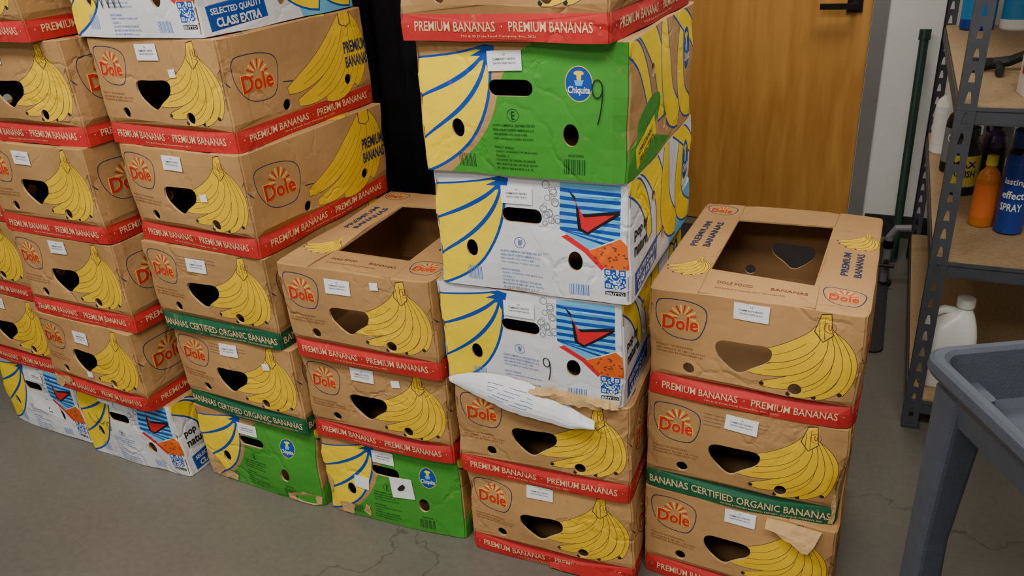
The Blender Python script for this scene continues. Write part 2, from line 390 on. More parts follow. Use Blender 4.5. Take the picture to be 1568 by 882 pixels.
def chiq_front_white():
    A = Art(W, H, 'print_white')
    rs = random.Random(3)
    for i in range(26):
        u = .57+.09*rs.random(); t = .05+.32*rs.random(); x, y = A.P(u, t); r = .003+.006*rs.random()
        A.add('print_grey', ell(x, y, r, r, 10), ell(x, y, r*.78, r*.78, 10))
    A.padd('print_lightblue', [(.665,.03),(.955,.03),(.955,.44),(.80,.56),(.665,.40)])
    for k in range(8):
        t = .07+.062*k
        A.padd('print_blue', [(.665, min(t,.40)), (.955, t+.02), (.955, t+.05), (.665, min(t+.03,.405))])
    A.padd('print_white', [(.5,.40),(.665,.40),(.80,.56),(.955,.44),(1,.44),(1,.70),(.6,.70)])
    A.padd('print_black', [(.705,.08),(.775,.27),(.945,.23),(.955,.26),(.80,.44),(.755,.40),(.74,.13)]); A.padd('print_brightred', [(.725,.13),(.785,.295),(.925,.265),(.80,.415),(.772,.385),(.755,.2)])
    A.padd('print_brightred', [(.67,.46),(.70,.44),(.80,.55),(.88,.68),(.86,.72),(.78,.58)])
    A.padd('print_orange', [(.80,.565),(.88,.51),(.955,.45),(.99,.50),(1,.70),(.88,.70),(.83,.61)])
    for i in range(22):
        u = .83+.16*rs.random(); t = .52+.16*rs.random(); x, y = A.P(u, t); A.add('ink_brownprint', ell(x, y, .0028, .0022, 7))
    chiq_common_front(A); chiq_holes(A)
    textblock(A, 'print_paleblue', .36, .54, .62); barcode(A, .17, .80, .25, .93, 'print_paleblue'); barcode(A, .70, .86, .80, .96, 'print_paleblue')
    x, y = A.P(.46, .55); A.add('print_blue', ell(x, y, .0115, .0115), ell(x, y, .0102, .0102)); A.text('W', .45, .52, .472, .58, 'print_blue', .01)
    NQ = 15; q0u, q0t, qw = .872, .70, .042; cu_, ct_ = qw/NQ/A.w, qw/NQ/A.h
    for i in range(NQ):
        for j in range(NQ):
            fx, fy = (i if i < 7 else NQ-1-i), (j if j < 7 else NQ-1-j)
            corner = (i < 5 and j < 5) or (i > 9 and j < 5) or (i < 5 and j > 9)
            on = (fx in (0,4) or fy in (0,4) or (fx == 2 and fy == 2)) if corner else rs.random() < .5
            if on: A.rect('print_blue', q0u+cu_*i, q0t+ct_*j, q0u+cu_*(i+1), q0t+ct_*(j+1))
    A.rect('print_black', .875, .895, .975, .93); A.text('BRITTO', .88, .90, .97, .925, 'print_white', .02, off=.0008)
    return A
def chiq_side(white):
    A = Art(L, H, 'print_white' if white else 'cardboard')
    if not white: A.padd('print_green', [(0,.78),(.10,.70),(.30,.80),(.55,.95),(.6,1),(0,1)])
    else: A.padd('print_lightblue', [(.55,.72),(1,.6),(1,1),(.6,1)])
    fs = [((-.06,.02),(.16,.06),(.24,.60)), ((.06,-.10),(.42,.0),(.40,.72)), ((.50,-.05),(.38,.66),(.72,.86)), ((.80,.02),(.60,.75),(.96,.90)), ((.62,-.02),(.9,.1),(1.06,.42))]
    for i, (a, c, b) in enumerate(fs):
        a, c, b = A.P(*a), A.P(*c), A.P(*b); fw = [.04,.07,.075,.06,.04][i]
        A.add('print_blue', crescent(a, c, b, fw, .0048, tipw=.6)); A.add('print_yellow', crescent(a, c, b, fw, 0, tipw=.6))
    oval_logo(A, .85, .35, .03, .045)
    x, y = A.P(.47, .78); A.hole(ell(x, y, .013, .016, 18)); x, y = A.P(.28, .30); A.hole(ell(x, y, .013, .012, 18))
    if white:
        A.text('pop by', .04, .38, .20, .50, 'print_black', .03); A.text('nature', .04, .52, .20, .62, 'print_black', .03)
        A.padd('print_blue', [(.04,.76),(.36,.70),(.38,.92),(.05,.97)]); A.text('SELECTED QUALITY', .06, .765, .35, .83, 'print_white', .03, .05); A.text('CLASS EXTRA', .08, .85, .34, .93, 'print_white', .04, .05)
    else:
        A.add('print_green', [A.P(*p) for p in smooth_loop([(.04,.66),(.22,.46),(.40,.50),(.36,.70),(.14,.80)])])
        A.add('print_yellow', [A.P(*p) for p in [(.06,.78),(.29,.64),(.33,.80),(.09,.95)]])
        A.text('ORGANIC', .09, .755, .27, .80, 'print_dkgreentext', .02, .25); A.text('SELECTED', .11, .825, .29, .87, 'print_dkgreentext', .02, .25)
    return A
def plain_top():
    A = Art(W, L, 'cardboard'); A.hole([A.P(.24, .20), A.P(.24, .80), A.P(.76, .80), A.P(.76, .20)]); return A
ART = {'red': (dole_front(False), dole_side(False), dole_top()), 'org': (dole_front(True), dole_side(True), dole_top()),
       'cg': (chiq_front_green(), chiq_side(False), plain_top()), 'cw': (chiq_front_white(), chiq_side(True), plain_top())}
bottom = Art(W, L, 'cardboard_inner', grid=.13)

def label(mb, u, t, rot=0.0, w=.064, h=.035):
    cx, cy = u*W, (1-t)*H
    def q(x, y, off): return (cx+x*math.cos(rot)-y*math.sin(rot), -off, cy+x*math.sin(rot)+y*math.cos(rot))
    n = 4; V = []
    for i in range(n+1): V += [q(-w/2+w*i/n, -h/2, .0024), q(-w/2+w*i/n, h/2, .0024)]
    mb.add(V, [(2*i, 2*i+2, 2*i+3, 2*i+1) for i in range(n)], 'label_paper')
    if w > .05:
        for s, y0, wd, hh in (('12', .011, .005, .0032), ('COMMUNITY PANTRY', .003, .044, .0040), ('5200 8TH STREET NE #123', -.004, .042, .0034)):
            V, F = text_mesh(s, .01)
            mb.add([q((v[0]-.5)*wd, y0+(v[1]-.5)*hh, .0029) for v in V], F, 'label_text')
def stroke(mb, pts, w=.0022, mat='marker_black'):
    P = [(u*W, (1-t)*H) for u, t in pts]
    if len(P) == 3: P = bez(*P, 10)
    l, r = offset_path(P, w/2); n = len(P)
    V = [(x, -.0020, z) for x, z in l]+[(x, -.0020, z) for x, z in r]
    mb.add(V, [(i, n+i, n+i+1, i+1) for i in range(n-1)], mat)
def loopstroke(mb, u, t, ru, rt, a0=0, a1=360, w=.0022, mat='marker_black'):
    pts = [(u+ru*math.cos(math.radians(a)), t-rt*math.sin(math.radians(a))) for a in np.linspace(a0, a1, 18)]
    stroke(mb, pts, w, mat)
def nine(mb, u, t, s=1.0):
    loopstroke(mb, u, t, .018*s, .05*s); stroke(mb, [(u+.018*s, t), (u+.022*s, t+.10*s), (u+.004*s, t+.2*s)])
def patch(mb, pts, mat='cardboard_torn', off=.0018, rough=True):
    P = [(u*W, (1-t)*H) for u, t in pts]
    if rough and mat == 'cardboard_torn':
        Q = []; rs = random.Random(len(mb.v))
        for i in range(len(P)):
            a, b = P[i], P[(i+1) % len(P)]
            for k in range(4): Q.append((a[0]+(b[0]-a[0])*k/4+rs.uniform(-.0025,.0025), a[1]+(b[1]-a[1])*k/4+rs.uniform(-.0025,.0025)))
        P = [(max(.001, min(W-.001, x)), max(.001, z)) for x, z in Q]
    mb.add([(x, -off, z) for x, z in P], [tuple(range(len(P)))], mat)

def box(kind, x, y, yawdeg, lvl, labels=((.475,.11,0),), extra=None, seed=0):
    fr, sd, tp = ART[kind]
    mb = MB()
    mb.panel(fr, (0,0,0), (1,0,0), (0,0,1)); mb.panel(sd, (W,0,0), (0,1,0), (0,0,1))
    mb.panel(fr, (W,L,0), (-1,0,0), (0,0,1)); mb.panel(sd, (0,L,0), (0,-1,0), (0,0,1))
    mb.panel(tp, (0,0,H), (1,0,0), (0,1,0), thick=.004)
    mb.panel(bottom, (0,0,.004), (1,0,0), (0,1,0), thick=.003)
    for l in labels: label(mb, *l)
    if extra: extra(mb)
    off = Vector((seed*3.7, seed*1.9, seed*5.3))
    open_top = kind == 'red' and lvl == 2 and seed in (19, 28)
    amp = {0: 1.5, 1: 1.3, 2: 1.1}.get(lvl, 1.0)
    def deform(p):
        q = p.copy()
        d = noise.noise_vector(p*3.2+off); d2 = noise.noise_vector(p*9+off*1.3)
        q.x += (d.x*.007+d2.x*.0034)*amp; q.y += (d.y*.007+d2.y*.0036)*amp
        zf = max(0, min(1, p.z/H))
        q.z += d2.z*.0026
        cxx, cyy = p.x/W*2-1, p.y/L*2-1
        b = .004*amp*math.sin(math.pi*zf)
        # lower skirt bows outwards between the corners
        b += .006*(amp-.9)*(1-zf)
        q.x += cxx*b*(1-min(1, cyy*cyy)); q.y += cyy*b*(1-min(1, cxx*cxx))
        if abs(cxx) > .995 and abs(cyy) > .995: q.x -= math.copysign(.0026, cxx); q.y -= math.copysign(.0026, cyy)
        # crushed corners
        cr_ = max(0, abs(cxx)-.86)/.14*max(0, abs(cyy)-.88)/.12
        if cr_ > 0: k_ = cr_*.006*(.5+noise.noise(Vector((cxx, cyy, p.z*14))+off)); q.x -= math.copysign(max(0,k_), cxx); q.y -= math.copysign(max(0,k_), cyy)
        if p.z > H-.0005 and (abs(cxx) > .998 or abs(cyy) > .998): q.z -= .0018
        if open_top and p.z > H-.006:
            q.z += noise.noise(p*7+off)*.010*(1-max(abs(cxx), abs(cyy)))*2-.012*max(0, .62-max(abs(cxx), abs(cyy)))
        return q
    return mb.obj('cardboard_banana_box', (x, y, lvl*PITCH+.002), math.radians(yawdeg), deform)

# ---- extras
def x_cw22(m):
    patch(m, [(.42,.44),(.74,.50),(.76,.74),(.40,.66)], 'label_paper')
    for u in (.50, .60):
        loopstroke(m, u, .52, .028, .04, 170, -20, .003); stroke(m, [(u+.027,.53),(u+.01,.60),(u-.03,.66)], .003); stroke(m, [(u-.03,.66),(u,.655),(u+.035,.66)], .003)
def x_a0(m):
    stroke(m, [(.10,.42),(.14,.60),(.20,.50)]); stroke(m, [(.2,.40),(.23,.6),(.30,.45)]); loopstroke(m, .34, .5, .02, .06)
def x_a1(m): patch(m, [(.02,.83),(.22,.80),(.25,.86),(.14,.90),(.10,.99),(.02,.99)])
def x_b0(m):
    patch(m, [(.02,.62),(.10,.70),(.16,.86),(.08,.98),(.01,.99)]); patch(m, [(.72,.90),(.86,.84),(.99,.86),(.98,.985),(.74,.98)])
    patch(m, [(.20,.85),(.27,.90),(.25,.985),(.14,.985),(.15,.92)])
def x_c0(m):
    patch(m, [(.01,.5),(.07,.62),(.04,.78),(.01,.8)]); patch(m, [(.10,.86),(.22,.83),(.20,.99),(.12,.985)]); patch(m, [(.30,.80),(.34,.82),(.33,.97),(.28,.90)])
    label(m, .29, .52, -.1, .042, .036); patch(m, [(.50,.36),(.66,.34),(.68,.60),(.52,.62)], 'label_paper', .0022)
    patch(m, [(.555,.50),(.575,.45),(.60,.42),(.615,.45),(.60,.50),(.57,.52)], 'marker_black', .0028)
def x_d4(m): nine(m, .855, .32, 1.25)
TAB = lambda xs, ys, s: float(np.interp(s, xs, ys))
def x_d2(m):
    nine(m, .60, .63, .9)
    n, V, F = 26, [], []
    rs = random.Random(5)
    for i in range(n+1):
        s = i/n; x = (.005+.84*s)*W
        top = TAB([0,.1,.3,.55,.75,.9,1], [.006,.024,.038,.032,.010,-.022,-.038], s)+rs.uniform(-.0015,.0015)
        bot = TAB([0,.1,.25,.5,.65,.85,1], [-.003,-.008,-.018,-.036,-.044,-.052,-.046], s)+rs.uniform(-.0015,.0015)
        out = .004+.024*math.sin(min(1,s*1.1)*math.pi*.8)
        for k in range(6):
            q = k/5
            V.append((x+.008*q, -(.003+out*math.sin(q*math.pi*.62)), top+(bot-top)*q))
    for i in range(n):
        for k in range(5): F.append((i*6+k, i*6+k+1, (i+1)*6+k+1, (i+1)*6+k))
    m.add(V, F, 'print_white'); m.add([(a, b+.0014, c) for a, b, c in V], [f[::-1] for f in F], 'cardboard_torn')
    for j in range(5):
        q = .25+.12*j; P = []
        for i in range(8, 17): a = V[i*6+int(q*5)]; b2 = V[i*6+min(5, int(q*5)+1)]; fq = q*5-int(q*5); P.append(tuple(a[k]+(b2[k]-a[k])*fq for k in range(3)))
        Vr = []
        for p_ in P: Vr += [(p_[0], p_[1]-.0012, p_[2]+.0006), (p_[0], p_[1]-.0012, p_[2]-.0006)]
        for i in range(0, len(P)-1):
            if (i+j) % 4 != 3: m.add(Vr[2*i:2*i+4], [(0,1,3,2)], 'print_paleblue')
    V, F = [], []
    for i in range(n+1):
        s = i/n; x = (.44+.54*s)*W; z0 = .030-.026*abs(s-.35)+rs.uniform(-.003, .003)
        V += [(x, -.0032, z0), (x+.004, -.012-.005*math.sin(s*9), z0-.012), (x+.006, -.010, .002-.008*math.sin(s*math.pi)+rs.uniform(-.004, .004))]
    for i in range(n):
        for k in range(2): F.append((i*3+k, i*3+k+1, (i+1)*3+k+1, (i+1)*3+k))
    m.add(V, F, 'cardboard_torn')
def flap(m, u0, u1, t0, drop, out, mat='cardboard_torn'):
    x0, x1 = u0*W, u1*W; z = (1-t0)*H; n = 8; V, F = [], []
    for i in range(n+1):
        s = i/n; x = x0+(x1-x0)*s
        V += [(x, -.002, z), (x-.01*s, -.002-out*.7, z-drop*(.3+.3*s)), (x-.02*s, -.002-out*(.5+.5*s), z-drop*(.25+.75*s)*(1+.08*math.sin(i*2.1)))]
    for i in range(n):
        for k in range(2): F.append((i*3+k, i*3+k+1, (i+1)*3+k+1, (i+1)*3+k))
    m.add(V, F, mat)
def x_e0(m): flap(m, .66, .93, .02, .05, .022)
def x_d0(m):
    V, F = [], []; rs = random.Random(9); n = 18
    for i in range(n+1):
        s = i/n; x = (.50+.48*s)*W; z0 = .028-.010*math.cos(s*5)+rs.uniform(-.003,.003)
        V += [(x, -.0025, z0), (x, -.007, z0*.6), (x+.002, -.010-.004*s, .003+rs.uniform(0,.003))]
    for i in range(n):
        for k in range(2): F.append((i*3+k, i*3+k+1, (i+1)*3+k+1, (i+1)*3+k))
    m.add(V, F, 'ink_red'); patch(m, [(.52,.93),(.97,.90),(.98,.99),(.52,.99)], off=.0016)
def x_b5(m):
    for k in range(5): stroke(m, [(.22+.05*k,.72),(.25+.05*k,.52),(.27+.05*k,.74)], .002)
def x_e1(m): patch(m, [(.975,.66),(.995,.62),(.995,.99),(.965,.99),(.972,.84)])

Lb = lambda u, t, r=0: (u, t, r)
small = lambda u, t, r=.1: (u, t, r, .022, .018)
BX = [
 ('cw', -1.690, 2.290, -29.5, 0, (Lb(.55,.16),), x_cw22), ('red', -1.700, 2.285, -28.5, 1, (Lb(.45,.12),), None), ('red', -1.715, 2.290, -28, 2, (Lb(.45,.12),), None), ('red', -1.715, 2.290, -28, 3, (Lb(.45,.12),), None),
 ('cw', -1.327, 2.066, -26.4, 0, (Lb(.36,.10),), x_a0), ('red', -1.357, 2.050, -28, 1, (Lb(.47,.20,.05), small(.48,.66)), x_a1), ('red', -1.341, 2.053, -28.1, 2, (Lb(.48,.11,.03),), None),
 ('red', -1.346, 2.054, -27.7, 3, (Lb(.42,.14),), None), ('red', -1.336, 2.065, -26.9, 4, (Lb(.40,.14),), None), ('red', -1.395, 2.060, -27, 5, (Lb(.4,.12),), None),
 ('cg', -.910, 1.896, -25.4, 0, (Lb(.46,.16),), x_b0), ('org', -.906, 1.895, -27.5, 1, (Lb(.48,.13,.04), small(.77,.24)), None), ('org', -.926, 1.896, -27.0, 2, (Lb(.46,.17),), None),
 ('red', -.924, 1.907, -29.0, 3, (Lb(.46,.13), small(.66,.44)), None), ('red', -.933, 1.918, -28.0, 4, (Lb(.48,.12,.03), small(.64,.30)), None), ('cw', -.955, 1.926, -28.3, 5, (Lb(.46,.1),), x_b5),
 ('cg', -.528, 1.716, -23.1, 0, (Lb(.47,.15),), x_c0), ('red', -.530, 1.710, -24.7, 1, (Lb(.46,.12), small(.68,.16)), None), ('red', -.538, 1.690, -24.7, 2, (Lb(.42,.16), small(.66,.10)), None),
 ('red', -.140, 1.527, -22.0, 0, (Lb(.46,.10),), x_d0), ('red', -.148, 1.520, -22.8, 1, (Lb(.47,.10),), None), ('cw', -.157, 1.535, -24.6, 2, (Lb(.47,.16),), x_d2),
 ('cw', -.144, 1.524, -25.3, 3, (Lb(.45,.16),), None), ('cg', -.149, 1.512, -24.9, 4, (Lb(.455,.13,.03),), x_d4), ('red', -.169, 1.508, -26.8, 5, (), None),
 ('red', .265, 1.422, -26.7, 0, (Lb(.53,.10),), x_e0), ('org', .265, 1.427, -26.3, 1, (Lb(.49,.13,-.05),), x_e1), ('red', .270, 1.428, -26.8, 2, (Lb(.49,.10,-.02),), None),
]
for i, b in enumerate(BX): box(*b, seed=i+1)

# ------------------------------------------------------------------ room
def place(s, n, z=0): v = D*s+N*n; return (v.x, v.y, z)
m, nt, b = base_mat('concrete_floor', 0.42)
tc = nt.nodes.new('ShaderNodeTexCoord')
n1 = nt.nodes.new('ShaderNodeTexNoise'); n1.inputs['Scale'].default_value = 1.3; n1.inputs['Detail'].default_value = 6; n1.inputs['Roughness'].default_value = .6
nt.links.new(tc.outputs['Object'], n1.inputs['Vector'])
cr = nt.nodes.new('ShaderNodeValToRGB'); cr.color_ramp.elements[0].position = .25; cr.color_ramp.elements[0].color = srgb(88, 84, 76); cr.color_ramp.elements[1].position = .8; cr.color_ramp.elements[1].color = srgb(110, 105, 95)
nt.links.new(n1.outputs['Fac'], cr.inputs['Fac'])
n4 = nt.nodes.new('ShaderNodeTexNoise'); n4.inputs['Scale'].default_value = 60; n4.inputs['Detail'].default_value = 6
nt.links.new(tc.outputs['Object'], n4.inputs['Vector'])
mxs = nt.nodes.new('ShaderNodeMix'); mxs.data_type = 'RGBA'; mxs.blend_type = 'OVERLAY'; mxs.inputs['Factor'].default_value = .2
nt.links.new(cr.outputs['Color'], mxs.inputs['A']); nt.links.new(n4.outputs['Fac'], mxs.inputs['B'])
n2 = nt.nodes.new('ShaderNodeTexNoise'); n2.inputs['Scale'].default_value = 3.5; n2.inputs['Detail'].default_value = 5
nt.links.new(tc.outputs['Object'], n2.inputs['Vector'])
vm = nt.nodes.new('ShaderNodeVectorMath'); vm.operation = 'MULTIPLY_ADD'; vm.inputs[1].default_value = (.5, .5, .5)
nt.links.new(n2.outputs['Color'], vm.inputs[0]); nt.links.new(tc.outputs['Object'], vm.inputs[2])
vo = nt.nodes.new('ShaderNodeTexVoronoi'); vo.feature = 'DISTANCE_TO_EDGE'; vo.inputs['Scale'].default_value = .9
nt.links.new(vm.outputs[0], vo.inputs['Vector'])
cr2 = nt.nodes.new('ShaderNodeValToRGB'); cr2.color_ramp.elements[0].position = 0; cr2.color_ramp.elements[0].color = (.62,.62,.62,1); cr2.color_ramp.elements[1].position = .004; cr2.color_ramp.elements[1].color = (1,1,1,1)
nt.links.new(vo.outputs['Distance'], cr2.inputs['Fac'])
mul = nt.nodes.new('ShaderNodeMix'); mul.data_type = 'RGBA'; mul.blend_type = 'MULTIPLY'; mul.inputs['Factor'].default_value = 1
nt.links.new(mxs.outputs['Result'], mul.inputs['A']); nt.links.new(cr2.outputs['Color'], mul.inputs['B']); nt.links.new(mul.outputs['Result'], b.inputs['Base Color'])
bp = nt.nodes.new('ShaderNodeBump'); bp.inputs['Strength'].default_value = .12; bp.inputs['Distance'].default_value = .01
nt.links.new(n1.outputs['Fac'], bp.inputs['Height']); nt.links.new(bp.outputs['Normal'], b.inputs['Normal'])

noisy('wall_paint', srgb(222, 221, 216), .7, amt=.03, bump=.1, bscale=80)
noisy('ceiling_paint', srgb(200, 198, 190), .8, amt=.03)
noisy('baseboard_rubber', srgb(40, 40, 42), .6, amt=.1)
noisy('jamb_metal', srgb(122, 120, 117), .5, amt=.05)
noisy('curtain_black', srgb(20, 20, 24), .85, scale=12, amt=.3, spec=.2)
noisy('steel_dark', srgb(40, 40, 44), .35, metal=.8, amt=.1)
noisy('floor_shade_dark', srgb(40, 39, 42), .8, amt=.2, scale=60, bump=.6, bscale=200)  # near-black colour that paints in the shade on the floor by the door

def cuboid(mb, x0, y0, z0, x1, y1, z1, mat):
    V = [(x0,y0,z0),(x1,y0,z0),(x1,y1,z0),(x0,y1,z0),(x0,y0,z1),(x1,y0,z1),(x1,y1,z1),(x0,y1,z1)]
    mb.add(V, [(0,3,2,1),(4,5,6,7),(0,1,5,4),(1,2,6,5),(2,3,7,6),(3,0,4,7)], mat)
def simple(name, x0, y0, z0, x1, y1, z1, mat, loc=(0,0,0), yaw=YAW):
    mb = MB(); cuboid(mb, x0, y0, z0, x1, y1, z1, mat); return mb.obj(name, loc, yaw)
WN = 3.69
simple('floor', -5, -3, -.1, 4, WN+.15, 0, 'concrete_floor')
simple('ceiling', -5, -3, 3.0, 4, WN+.15, 3.1, 'ceiling_paint')
DS0, DS1 = -1.006, -.096
mb = MB(); cuboid(mb, -5, WN, 0, DS0-.06, WN+.12, 3, 'wall_paint'); cuboid(mb, DS1+.06, WN, 0, 4, WN+.12, 3, 'wall_paint'); cuboid(mb, DS0-.06, WN, 2.14, DS1+.06, WN+.12, 3, 'wall_paint')
mb.obj('wall_back', (0,0,0), YAW)
simple('wall_left', -5.12, -3, 0, -5, WN+.15, 3, 'wall_paint')
simple('wall_right', 4, -3, 0, 4.12, WN+.15, 3, 'wall_paint')
simple('wall_front', -5, -3.12, 0, 4, -3, 3, 'wall_paint')
mb = MB(); cuboid(mb, DS1+.07, WN-.008, 0, 3.99, WN, .10, 'baseboard_rubber'); cuboid(mb, -4.99, WN-.008, 0, DS0-.07, WN, .10, 'baseboard_rubber'); mb.obj('baseboard_back', (0,0,0), YAW)
mb = MB(); cuboid(mb, DS0-.06, WN-.02, 0, DS0, WN+.1, 2.14, 'jamb_metal'); cuboid(mb, DS1, WN-.02, 0, DS1+.06, WN+.1, 2.14, 'jamb_metal'); cuboid(mb, DS0, WN-.02, 2.08, DS1, WN+.1, 2.14, 'jamb_metal')
mb.obj('trim_1', (0,0,0), YAW)
mb = MB(); loft_pts = rrect(-1.05, 2.60, .095, 3.60, .04, 4)  # added thin dark sheet, stands in for the shadowed floor between stacks and door
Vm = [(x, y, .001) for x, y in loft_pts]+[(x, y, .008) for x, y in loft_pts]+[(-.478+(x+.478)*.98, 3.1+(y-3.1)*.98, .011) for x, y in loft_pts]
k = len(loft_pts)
mb.add(Vm, [(j*k+i, j*k+(i+1) % k, (j+1)*k+(i+1) % k, (j+1)*k+i) for j in range(2) for i in range(k)]+[tuple(2*k+i for i in range(k))], 'floor_shade_dark'); mb.obj('floor_shade_sheet', (0,0,0), YAW)
m, nt, b = base_mat('door_oak', .45)
tc = nt.nodes.new('ShaderNodeTexCoord'); mp = nt.nodes.new('ShaderNodeMapping'); mp.inputs['Scale'].default_value = (9, 9, .9)
nt.links.new(tc.outputs['Object'], mp.inputs['Vector'])
n1 = nt.nodes.new('ShaderNodeTexNoise'); n1.inputs['Scale'].default_value = 2.2; n1.inputs['Detail'].default_value = 10; n1.inputs['Distortion'].default_value = .6
nt.links.new(mp.outputs['Vector'], n1.inputs['Vector'])
cr = nt.nodes.new('ShaderNodeValToRGB'); cr.color_ramp.elements[0].position = .3; cr.color_ramp.elements[0].color = srgb(180, 120, 48); cr.color_ramp.elements[1].position = .7; cr.color_ramp.elements[1].color = srgb(208, 150, 72)
nt.links.new(n1.outputs['Fac'], cr.inputs['Fac']); nt.links.new(cr.outputs['Color'], b.inputs['Base Color'])
door = bpy.data.objects.new('door_1', None); COL.objects.link(door); door.rotation_euler = (0, 0, YAW)
mb = MB(); cuboid(mb, DS0+.003, WN+.01, .006, DS1-.003, WN+.055, 2.077, 'door_oak'); mb.obj('slab', parent=door)
mb = MB()
hx, hz = DS1-.07, .985
cuboid(mb, hx-.03, WN+.004, hz-.03, hx+.03, WN+.012, hz+.03, 'steel_dark'); cuboid(mb, hx-.012, WN-.05, hz-.012, hx+.012, WN+.006, hz+.012, 'steel_dark')
cuboid(mb, hx-.13, WN-.058, hz-.011, hx+.014, WN-.04, hz+.011, 'steel_dark'); mb.obj('handle', parent=door)

V, F = [], []
nx, nz = 260, 8
for i in range(nx+1):
    s = -2.9+i/nx*2.15
    for k in range(nz+1):
        z = .02+2.4*k/nz
        y = 2.08+.035*math.sin(s*38+.8*math.sin(s*7))*(1-.25*k/nz)+.012*math.sin(s*83)
        V.append((s, y, z))
for i in range(nx):
    for k in range(nz): a = i*(nz+1)+k; F.append((a, a+nz+1, a+nz+2, a+1))
def tube(mb, pts, r, mat, n=10, closed=False, rf=None):
    P = [Vector(p) for p in pts]; V, F = [], []; c = len(P)
    up = None
    for i, p in enumerate(P):
        t = ((P[(i+1) % c] if closed or i < c-1 else P[i])-(P[i-1] if closed or i > 0 else P[i])).normalized()
        if up is None: up = Vector((0,0,1)) if abs(t.z) < .9 else Vector((1,0,0))
        a = t.cross(up).normalized(); bb = a.cross(t).normalized(); up = bb
        rr = rf(i/(c-1)) if rf else r
        for k in range(n): th = 2*math.pi*k/n; V.append(tuple(p+a*math.cos(th)*rr+bb*math.sin(th)*rr))
    for i in range(c if closed else c-1):
        j = (i+1) % c
        for k in range(n): F.append((i*n+k, i*n+(k+1) % n, j*n+(k+1) % n, j*n+k))
    if not closed: F.append(tuple(range(n))[::-1]); F.append(tuple((c-1)*n+k for k in range(n)))
    mb.add(V, F, mat)
mb = MB(); mb.add(V, F, 'curtain_black')
tube(mb, [(-2.95, 2.08, 2.43), (-.7, 2.08, 2.43)], .015, 'steel_dark')
for s in (-2.9, -.75): tube(mb, [(s, 2.08, 2.43), (s, 2.08, 3.0)], .006, 'steel_dark')
mb.obj('black_curtain', (0,0,0), YAW, smooth=True)

# ------------------------------------------------------------------ shelving unit
noisy('shelf_steel', srgb(78, 80, 88), .45, metal=.3, amt=.12, scale=15)
noisy('particle_board', srgb(162, 134, 98), .8, scale=90, amt=.14, detail=8, bump=.15, bscale=120)
SH = Vector((1.10, 1.90, 0)); SW, SL, SZ = .62, 1.30, 2.05
post = Art(.042, SZ, 'shelf_steel', grid=.2)
z = .04
while z < SZ-.04:
    post.hole([(.014, z), (.028, z), (.026, z+.016), (.0235, z+.028), (.0185, z+.028), (.016, z+.016)]); z += .05
mb = MB()
def anglepost(x, y, sx, sy):
    if sx > 0: mb.panel(post, (x, y, 0), (1,0,0), (0,0,1), .002, 'shelf_steel') if sy > 0 else mb.panel(post, (x+.042, y, 0), (-1,0,0), (0,0,1), .002, 'shelf_steel')
    else: mb.panel(post, (x-.042, y, 0), (1,0,0), (0,0,1), .002, 'shelf_steel') if sy > 0 else mb.panel(post, (x, y, 0), (-1,0,0), (0,0,1), .002, 'shelf_steel')
    if sx > 0: mb.panel(post, (x, y+(.042 if sy > 0 else 0), 0), (0,-1,0), (0,0,1), .002, 'shelf_steel')
    else: mb.panel(post, (x, y-(0 if sy > 0 else .042), 0), (0,1,0), (0,0,1), .002, 'shelf_steel')
for x, y, sx, sy in ((0,0,1,1),(SW,0,-1,1),(0,SL,1,-1),(SW,SL,-1,-1)): anglepost(x, y, sx, sy)
mb.names = ['shelf_steel' if n == 'cardboard_torn' else n for n in mb.names]
for zt in (.10, .53, .935, 1.55, 2.0):
    for (a, bb, c, d) in ((.003,.003,SW-.003,.006),(.003,SL-.006,SW-.003,SL-.003)):
        cuboid(mb, a, bb, zt-.045, c, d, zt-.004, 'shelf_steel')
    for x in (.003, SW-.006): cuboid(mb, x, .004, zt-.045, x+.003, SL-.004, zt-.004, 'shelf_steel')
    cuboid(mb, .003, .003, zt-.047, SW-.003, .022, zt-.044, 'shelf_steel'); cuboid(mb, .0, -.001, zt-.012, SW, .006, zt-.006, 'shelf_steel')
    cuboid(mb, .008, .008, zt-.014, SW-.008, SL-.008, zt, 'particle_board')
for x in (0, SW-.05): cuboid(mb, x, 0, 0, x+.05, .05, .004, 'shelf_steel'); cuboid(mb, x, SL-.05, 0, x+.05, SL, .004, 'shelf_steel')
mb.obj('metal_shelving_unit', SH, YAW)
def onshelf(u, v, z): p = SH+D*u+N*v; return (p.x, p.y, z)

# ------------------------------------------------------------------ bottles
for nme, c, r in (('plastic_white', (228,226,220), .35), ('plastic_black', (24,24,26), .4), ('plastic_yellow', (196,182,70), .4), ('plastic_amber', (180,104,28), .2), ('plastic_blue', (24,56,140), .35),
                  ('plastic_orange', (200,104,44), .35), ('plastic_red', (180,46,42), .4), ('plastic_cyan', (50,130,185), .35), ('plastic_purple', (70,50,90), .35), ('dark_green_paint', (22,52,40), .4), ('rubber_black', (18,18,20), .6), ('plastic_grey', (120,120,124), .5)):
    noisy(nme, srgb(*c), r, amt=.05)
def lathe(mb, prof, n=28, sx=1, sy=1, cx=0, cy=0):
    V = []
    for r, z, _ in prof:
        for k in range(n): a = 2*math.pi*k/n; V.append((cx+r*sx*math.cos(a), cy+r*sy*math.sin(a), z))
    b = len(mb.v); mb.v.extend(V)
    for i in range(len(prof)-1):
        mi = mb.mi(prof[i][2])
        for k in range(n): mb.f.append((b+i*n+k, b+i*n+(k+1) % n, b+(i+1)*n+(k+1) % n, b+(i+1)*n+k)); mb.m.append(mi)
    mb.f.append(tuple(b+k for k in range(n))[::-1]); mb.m.append(mb.mi(prof[0][2])); mb.f.append(tuple(b+(len(prof)-1)*n+k for k in range(n))); mb.m.append(mb.mi(prof[-1][2]))
